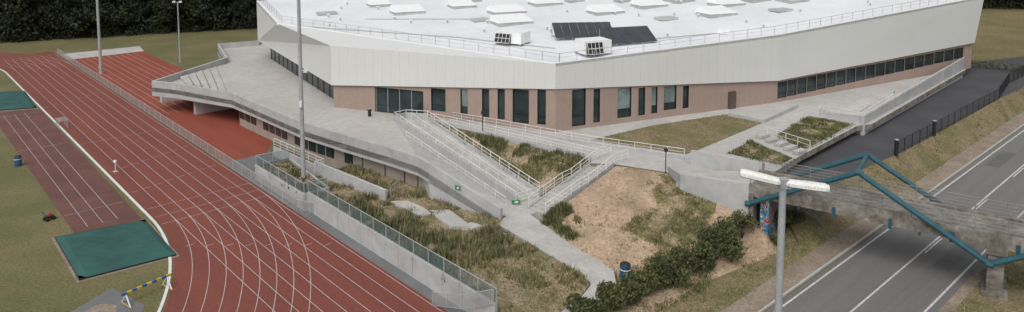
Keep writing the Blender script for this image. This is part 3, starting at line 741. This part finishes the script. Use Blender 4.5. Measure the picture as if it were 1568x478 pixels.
def pier(e):
    bbar(e-.5, e+.5, .15, 1.35, 0, 3.2, M_oldc); bbar(e-.5, e+.5, 3.0, 4.2, 0, 3.2, M_oldc); bbar(e-.3, e+.3, 1.35, 3.0, 0, 3.0, M_oldc)
    bbar(e-.65, e+.65, .0, 4.4, 3.201, 3.745, M_oldc); bbar(e-.8, e+.8, 0, 4.4, 0, .3, M_oldc)
pier(17.4); pier(34)
bbar(.9, 1.6, .2, 4.2, 0, 3.74, M_graf)
bbar(.85, .9, .2, .5, 0, 3.5, M_teal)
mb.build("piers", bridge)

# ------------------------------------------------------------------ driveway, verge, road
mb = MB()
zd = 2.3
mb.plate([G(1150, 268, zd), G(1230, 235, zd), G(1335, 190, zd), G(1475, 104, zd), Vector((80, 122, zd)), Vector((110, 135, zd)), G(1600, 100, zd), G(1600, 118, zd), G(1530, 150, zd), G(1372, 236, zd), G(1290, 272, zd), z_(BR(5, 5), zd), z_(BR(0, 5), zd)], M_drive, 0, M_oldc)
mb.build("driveway")
vb = [G(1290, 273, zd-.02), G(1372, 237, zd-.02), G(1531, 151, zd-.02), G(1602, 119, zd-.02), RD(-25.3, 140, .02), RD(-25.3, 45, .02), RD(-25.3, 38, .02), z_(BR(4, 1), .02), z_(BR(2.2, 4.7), .6), z_(BR(3, 5), 1.8)]
ob, zf, P = terrain("verge_bank", vb, [], M_lawn, 1.2, .1, -.1)
tufts("verge_grass", P, zf, 1500, (.08, .26), [M_weed, M_dry], .3, 6, -.15, .05)
mb = MB()
mb.plate([RD(-23.2, -20, .03), RD(-15.3, -20, .03), RD(-15.3, 400, .03), RD(-23.2, 400, .03)], M_asph)
def rline(q, r0, r1, w, z=.036): mb.face([RD(q-w/2, r0, z), RD(q+w/2, r0, z), RD(q+w/2, r1, z), RD(q-w/2, r1, z)], M_lineR)
rline(-22.75, -20, 400, .15); rline(-15.85, -20, 400, .15); rline(-19.25, -20, 400, .14)
for k in range(12): rline(-19.0, 62+k*13, 66+k*13, .12)
M_patch = mat("asphalt_patch", (.125, .124, .122), .9, var=.15)
for q, r, w, l in ((-21.2, 38, 1.6, 5), (-17.2, 60, 1.2, 9), (-21.5, 90, 1.4, 7)): mb.face([RD(q-w/2, r, .034), RD(q+w/2, r, .034), RD(q+w/2, r+l, .034), RD(q-w/2, r+l, .034)], M_patch)
mb.build("road")
mb = MB(); mb.face([RD(-25.5, -20, .012), RD(-23.3, -20, .012), RD(-23.3, 400, .012), RD(-25.5, 400, .012)], M_walk)
mb.wallpath([RD(-23.35, -20), RD(-23.35, 400)], .13, 0, .14, M_conc2)
mb.build("pavement")
mb = MB(); mb.face([RD(-15.3, -20, .012), RD(-14.6, -20, .012), RD(-14.6, 400, .012), RD(-15.3, 400, .012)], M_walk); mb.build("gravel_shoulder")
# roadside grass tufts
mb = MB()
for q0, q1 in ((-31, -25.5), (-14.6, -4)):
    mb.face([RD(q0, -10, .008), RD(q1, -10, .008), RD(q1, 75, .008), RD(q0, 75, .008)], M_lawn)
mb.build("roadside_verge")
for nm, q0, q1, r0, r1 in (("roadside_grass", -30, -25.6, 25, 60), ("roadside_grass", -14.5, -10, 20, 80)):
    PP = [(RD(q0, r0).x, RD(q0, r0).y), (RD(q1, r0).x, RD(q1, r0).y), (RD(q1, r1).x, RD(q1, r1).y), (RD(q0, r1).x, RD(q0, r1).y)]
    tufts(nm, PP, lambda x, y: .0, 1400, (.08, .26), [M_weed, M_dry], .3, 6, -.3, .05)
# black boundary fence with gate
fp = [G(1372, 238, zd), G(1430, 207, zd), G(1530, 151, zd)]
railing("boundary_fence", fp, 1.5, 2.4, .04, (1., .08), M_black, bal=9)
railing("boundary_fence", [G(1530, 151, zd), G(1545, 128, zd), G(1600, 100, zd)], 1.8, 2.4, .05, (1., .08), M_black, bal=12)
mb = MB()
for p in (fp[0], fp[1]): mb.box(up(p, .8), (.3, .3, 1.7), M_black); mb.box(up(p, 1.7), (.36, .36, .08), M_galv)
mb.build("gate_posts")
# plaza walls on the right
mb = MB()
wa, wb = G(1322, 192, ZT), G(1475, 107, ZT)
mb.wallpath([wa, wb], [ZT+1.0, ZT+1.9], 2.2, .3, M_conc2)
mb.wallpath([G(1253, 178, ZT), G(1316, 190, ZT), wa], [ZT+.5, ZT+1., ZT+1.], 2.2, .25, M_conc2)
mb.plate([G(1255, 168, ZT+.35), G(1318, 184, ZT+.05), G(1370, 150, ZT+.9), G(1368, 140, ZT+.9)], M_path, ZT-.1)
mb.wallpath([G(1255, 172, ZT), G(1318, 176, ZT), G(1370, 150, ZT)], [ZT+.2, ZT+.5, ZT+1.], ZT, .2, M_conc2)
mb.wallpath([G(1115, 178, ZT), G(1170, 189, ZT), G(1222, 166, ZT)], [ZT+.4, ZT+.4, ZT+.5], ZT-.1, .2, M_conc2)
mb.build("plaza_walls")
railing("plaza_railing", [up(wa, 1.0), up(wb, 1.8)], .3, 3, .03, (1.,), M_rail)
railing("plaza_ramp_railing", [G(1255, 168, ZT+.4), G(1318, 180, ZT+.4), G(1370, 150, ZT+1.0)], .6, 2, .03, (1., .5), M_rail)
# planting beds
for nm, q, ct in (("planting_bed", [(1112, 236), (1150, 216), (1215, 243), (1195, 254)], 420), ("planting_bed", [(1190, 207), (1238, 178), (1308, 190), (1228, 233)], 900)):
    v = [G(a, b, ZT+.04) for a, b in q]; mb = MB(); mb.plate(v, M_wild, ZT-.2); mb.wallpath(v+[v[0]], ZT+.12, ZT-.1, .12, M_conc2); mb.build(nm)
    tufts("bed_plants", [(p.x, p.y) for p in v], lambda x, y: ZT+.03, ct, (.1, .36), [M_weed, M_weed, M_hedge], .8, 8, -.4, .05)
railing("bed_railing", [G(1175, 209, ZT), G(1203, 218, ZT), G(1240, 230, ZT)], 1.0, 1.4, .035, (1., .5))
mb = MB()
for i in range(5):
    c = G(1168+i*14, 208+i*6, ZT+.2); mb.box(c, (1.6, .7, .3), M_path, .6)
mb.build("garden_steps")

# ------------------------------------------------------------------ masts and lamps
def mast(p, h, r0=.22, r1=.1, dirn=(1, -.4)):
    mb = MB(); mb.tube(p, up(p, .5), r0*1.5, M_galv, 12, r0*1.2); mb.tube(up(p, .3), up(p, h), r0, M_galv, 12, r1)
    d = Vector((*dirn, 0)).normalized()
    mb.tube(up(p, h)-d*1.2, up(p, h)+d*1.2, .06, M_galv)
    for k in (-1.1, -.4, .4, 1.1): mb.box(up(p, h+.3)+d*k, (.5, .25, .4), M_roofg, math.atan2(d.y, d.x))
    mb.tube(up(p, .9)+Vector((-r0*1.1, -.1, 0)), up(p, 1.5)+Vector((-r0*1.1, -.1, 0)), .1, M_galv)
    return mb
p = G(465.5, 293, 0); mb = mast(p, 26, .24, .14); c = up(p, 12.3)
mb.tube(c, c+Vector((.5, -.1, .1)), .05, M_rail); mb.box(c+Vector((.5, -.1, .05)), (.4, .35, .35), M_rail, .3, .8); mb.box(up(p, 9)+Vector((.0, -.3, 0)), (.3, .2, .6), M_rail)
mb.build("floodlight_mast")
mast(G(155, 113, 0), 26, .26, .15).build("floodlight_mast")
p = G(276, 96, 0); mb = MB(); mb.tube(p, up(p, 11.8), .16, M_galv, 10, .09); mb.tube(up(p, 11.6)-Vector((.7, 0, 0)), up(p, 11.6)+Vector((.7, 0, 0)), .05, M_galv)
for k in (-.6, .6): mb.box(up(p, 11.8)+Vector((k, -.1, 0)), (.5, .35, .3), M_rail, 0, .8)
mb.build("floodlight_mast")
# street light near the road, two long luminaires
zl = 16.0; p = z_(G(1199, 284, zl), 0); mb = MB(); mb.tube(p, up(p, .6), .3, M_galv, 14, .24); mb.tube(up(p, .5), up(p, zl+.15), .2, M_galv, 14, .14)
for sg in (-1, 1):
    d = Vector((.93*sg, -.25*sg*1, 0)).normalized() if sg < 0 else Vector((.97, -.18, 0)).normalized()
    a = up(p, zl+.12)+d*.05; b = up(p, zl+.0)+d*1.8
    if sg < 0: b = up(p, zl+.38)+Vector((-1.65, .5, 0))
    ax = (b-a).normalized(); side = ax.cross(Vector((0, 0, 1))).normalized(); upv = side.cross(ax)
    # luminaire body: rounded canopy profile with flat diffuser underneath
    prof = [(-.24, -.08), (-.23, .06), (-.13, .16), (0, .19), (.13, .16), (.23, .06), (.24, -.08), (.12, -.15), (-.12, -.15)]
    secs = [(0, .5), (.1, .9), (.5, 1), (.92, .98), (1, .75)]
    for (f0, k0), (f1, k1) in zip(secs[:-1], secs[1:]):
        A = [a.lerp(b, f0)+side*x*k0+upv*y*k0 for x, y in prof]; B = [a.lerp(b, f1)+side*x*k1+upv*y*k1 for x, y in prof]
        for i in range(len(prof)):
            j = (i+1) % len(prof); mb.face([A[i], A[j], B[j], B[i]], M_rail if i < 6 else M_roofg)
        if f0 == 0: mb.face(A, M_rail)
        if f1 == 1: mb.face(B, M_roofg)
mb.box(up(p, zl+.1), (.34, .34, .4), M_galv, .2)
mb.build("street_lamp")
# control cabinet beside the mast
p = G(457, 300, 0); mb = MB(); mb.box(up(p, .08), (.7, .5, .16), M_conc2, .8); mb.box(up(p, .75), (.6, .4, 1.2), M_roofp, .8); mb.box(up(p, 1.38), (.68, .48, .06), M_roofg, .8); mb.build("electrical_cabinet")
def bollard(name, p, h=1.0, r=.12):
    mb = MB(); mb.tube(p, up(p, h*.8), r, M_black, 10); mb.tube(up(p, h*.8), up(p, h), r*1.3, M_black, 10, r*1.1); mb.tube(up(p, h), up(p, h+.03), r*1.1, M_galv, 10); mb.build(name)
bollard("waste_bin", G(566, 178, ZT), .9, .2)
for a, b in ((739, 203), (1019, 266)):
    p = G(a, b, ZT); mb = MB(); mb.tube(p, up(p, 2.2), .05, M_black, 8); mb.box(up(p, 2.3), (.35, .35, .3), M_black, .2, .7); mb.build("path_lamp")
# small pictogram signs
def wsign(c, d, w, h):
    n = Vector((d.y, -d.x, 0)); 
    if n.y > 0: n = -n
    c = c+n*.03; a = c-d*w/2; b = c+d*w/2; mb = MB()
    mb.hexa([a, b, b-n*.02, a-n*.02], [up(a, h), up(b, h), up(b-n*.02, h), up(a-n*.02, h)], M_green)
    q = c+n*.012; mb.hexa([up(q-d*w*.2, h*.25), up(q+d*w*.2, h*.25), up(q+d*w*.2-n*.01, h*.25), up(q-d*w*.2-n*.01, h*.25)], [up(q-d*w*.1, h*.75), up(q+d*w*.3, h*.75), up(q+d*w*.3-n*.01, h*.75), up(q-d*w*.1-n*.01, h*.75)], M_rail)
    mb.build("exit_sign")
wsign(z_(kink.lerp(rend, .42), 2.7)+Vector((0, -.05, 0)), (rend-kink).xy.to_3d().normalized(), .6, .4)
wsign(z_(rLb, 1.15)+Vector((0, -.25, 0)), Vector((1, .05, 0)), .8, .35)

# ------------------------------------------------------------------ hedge and trees
def bush(name, p, r, h, n=900):
    mb = MB()
    for k in range(5):
        a = random.uniform(0, 6.28); q = p+Vector((math.cos(a)*r*.35, math.sin(a)*r*.35, h*.7)); mb.tube(p, q, .05, M_bark, 5, .02)
    for k in range(9):
        a = random.uniform(0, 6.28); rr = random.uniform(.1, .6)*r
        c = p+Vector((math.cos(a)*rr, math.sin(a)*rr, h*random.uniform(.3, .8)))
        leafcloud(mb, c, r*random.uniform(.35, .55), n//9, .11, M_hedge, h/r*.45)
    return mb.build(name)
hp = sub([G(895, 495, 0), G(980, 455, 0), G(1060, 420, 0), G(1118, 392, 0)], 1.15)
for i, p in enumerate(hp):
    p = p+Vector((random.uniform(-.35, .35), random.uniform(-.35, .35), 0)); big = i/len(hp)
    bush("hedge_bush", p, random.uniform(1.15, 1.5)+big*.4, random.uniform(1.4, 2.0)+big*1.0, 1500)
for a, b, r, h in ((1085, 385, 1.3, 2.4), (1135, 372, 1.4, 3.2), (1120, 400, 1.2, 2.1), (1105, 378, 1.3, 2.8), (1195, 350, 1.4, 1.8), (1215, 345, 1.2, 1.4), (1240, 338, 1.3, 1.2), (868, 350, .6, .7), (880, 360, .5, .6), (1190, 372, 1, .9)):
    bush("shrub", G(a, b, 0.3), r, h, 1000)
def treemesh(name, h, seed):
    random.seed(seed); mb = MB(); o = Vector((0, 0, 0))
    mb.tube(o, (0, 0, h*.45), .28, M_bark, 7, .18); mb.tube((0, 0, h*.45), (.3, .2, h*.9), .18, M_bark, 6, .04)
    for k in range(20):
        z = h*random.uniform(.04, .85); a = random.uniform(0, 6.28); rr = h*.26*math.sin(math.pi*min(1, (z/h)*.8+.2))*random.uniform(.5, 1)
        q = Vector((math.cos(a)*rr, math.sin(a)*rr, z+h*.06)); mb.tube((0, 0, max(.3, z-h*.05)), q, .07, M_bark, 4, .02)
        leafcloud(mb, q, h*random.uniform(.1, .16), 110, .36, M_leaf, .8)
    leafcloud(mb, Vector((.2, .1, h*.93)), h*.12, 110, .36, M_leaf)
    ob = mb.build(name); return ob
tms = [treemesh("tree_variant_%d" % i, h, 20+i) for i, h in enumerate((17, 20, 15))]
forest = empty("forest")
for t in tms: t.parent = forest
random.seed(5)
spots = []
a = G(-60, 66, 0); b = G(400, 41, 0)
fd = (b-a); fn_ = Vector((-fd.y, fd.x, 0)).normalized()
for row in range(5):
    n = 36
    for i in range(n): spots.append(a.lerp(b+fd*.15, (i+random.uniform(-.45, .45))/n)+fn_*(row*4.5+random.uniform(-2.0, 1.6)))
a2 = G(1475, 13, 0); b2 = G(1640, 14, 0)
for row in range(3):
    for i in range(16): spots.append(a2.lerp(b2, (i+random.uniform(-.3, .3))/15)+Vector((0, row*5, 0)))
for i, p in enumerate(spots):
    src = tms[i % 3]
    if i < 3: ob = src
    else: ob = bpy.data.objects.new("tree_part", src.data); S.collection.objects.link(ob); ob.parent = forest
    ob.location = p; ob.rotation_euler = (0, 0, random.uniform(0, 6.28)); s = random.uniform(.75, 1.25); ob.scale = (s, s, s*random.uniform(.9, 1.15))
mb = MB()
for p in sub([a-fn_*2.5, b+fd*.15-fn_*2.5], 2.2): leafcloud(mb, p+Vector((random.uniform(-1, 1), random.uniform(-1, 1), .7)), random.uniform(.9, 2.2), 110, .25, M_leaf, .8)
mb.build("undergrowth", forest)
# clipped boundary hedge far right
mb = MB()
hl = sub([G(1492, 103, 2.4), G(1600, 112, 2.4)], 1.0)
for p in hl: leafcloud(mb, up(p, .6), .9, 60, .15, M_hedge, .8)
mb.build("boundary_hedge")

# ------------------------------------------------------------------ light, camera
w = bpy.data.worlds.new("World"); S.world = w; w.use_nodes = True; nt = w.node_tree; bg = nt.nodes["Background"]
sky = nt.nodes.new("ShaderNodeTexSky"); sky.sky_type = 'NISHITA'; sky.sun_disc = False; sky.sun_elevation = math.radians(52); sky.sun_rotation = math.radians(200)
sky.air_density = 1.5; sky.dust_density = 5
hs = nt.nodes.new("ShaderNodeHueSaturation"); hs.inputs["Saturation"].default_value = .2
nt.links.new(sky.outputs[0], hs.inputs["Color"]); nt.links.new(hs.outputs[0], bg.inputs["Color"]); bg.inputs["Strength"].default_value = .13
sd = bpy.data.lights.new("sun", 'SUN'); sd.energy = .9; sd.angle = math.radians(35); sd.color = (1, .97, .93)
so = bpy.data.objects.new("sun", sd); S.collection.objects.link(so)
el, az = math.radians(52), math.radians(200)
dv = Vector((math.sin(az)*math.cos(el), math.cos(az)*math.cos(el), math.sin(el)))
so.rotation_euler = dv.to_track_quat('Z', 'Y').to_euler()
cam = bpy.data.cameras.new("camera"); co = bpy.data.objects.new("camera", cam); S.collection.objects.link(co)
cam.sensor_width = 36; cam.lens = 36*1080/1568; cam.shift_y = -257/1568; cam.clip_end = 5000; cam.clip_start = .5
co.location = (0, 0, H); co.rotation_euler = (math.pi/2-TH, 0, 0); S.camera = co
S.view_settings.view_transform = 'Standard'; S.view_settings.look = 'None'; S.view_settings.exposure = 0
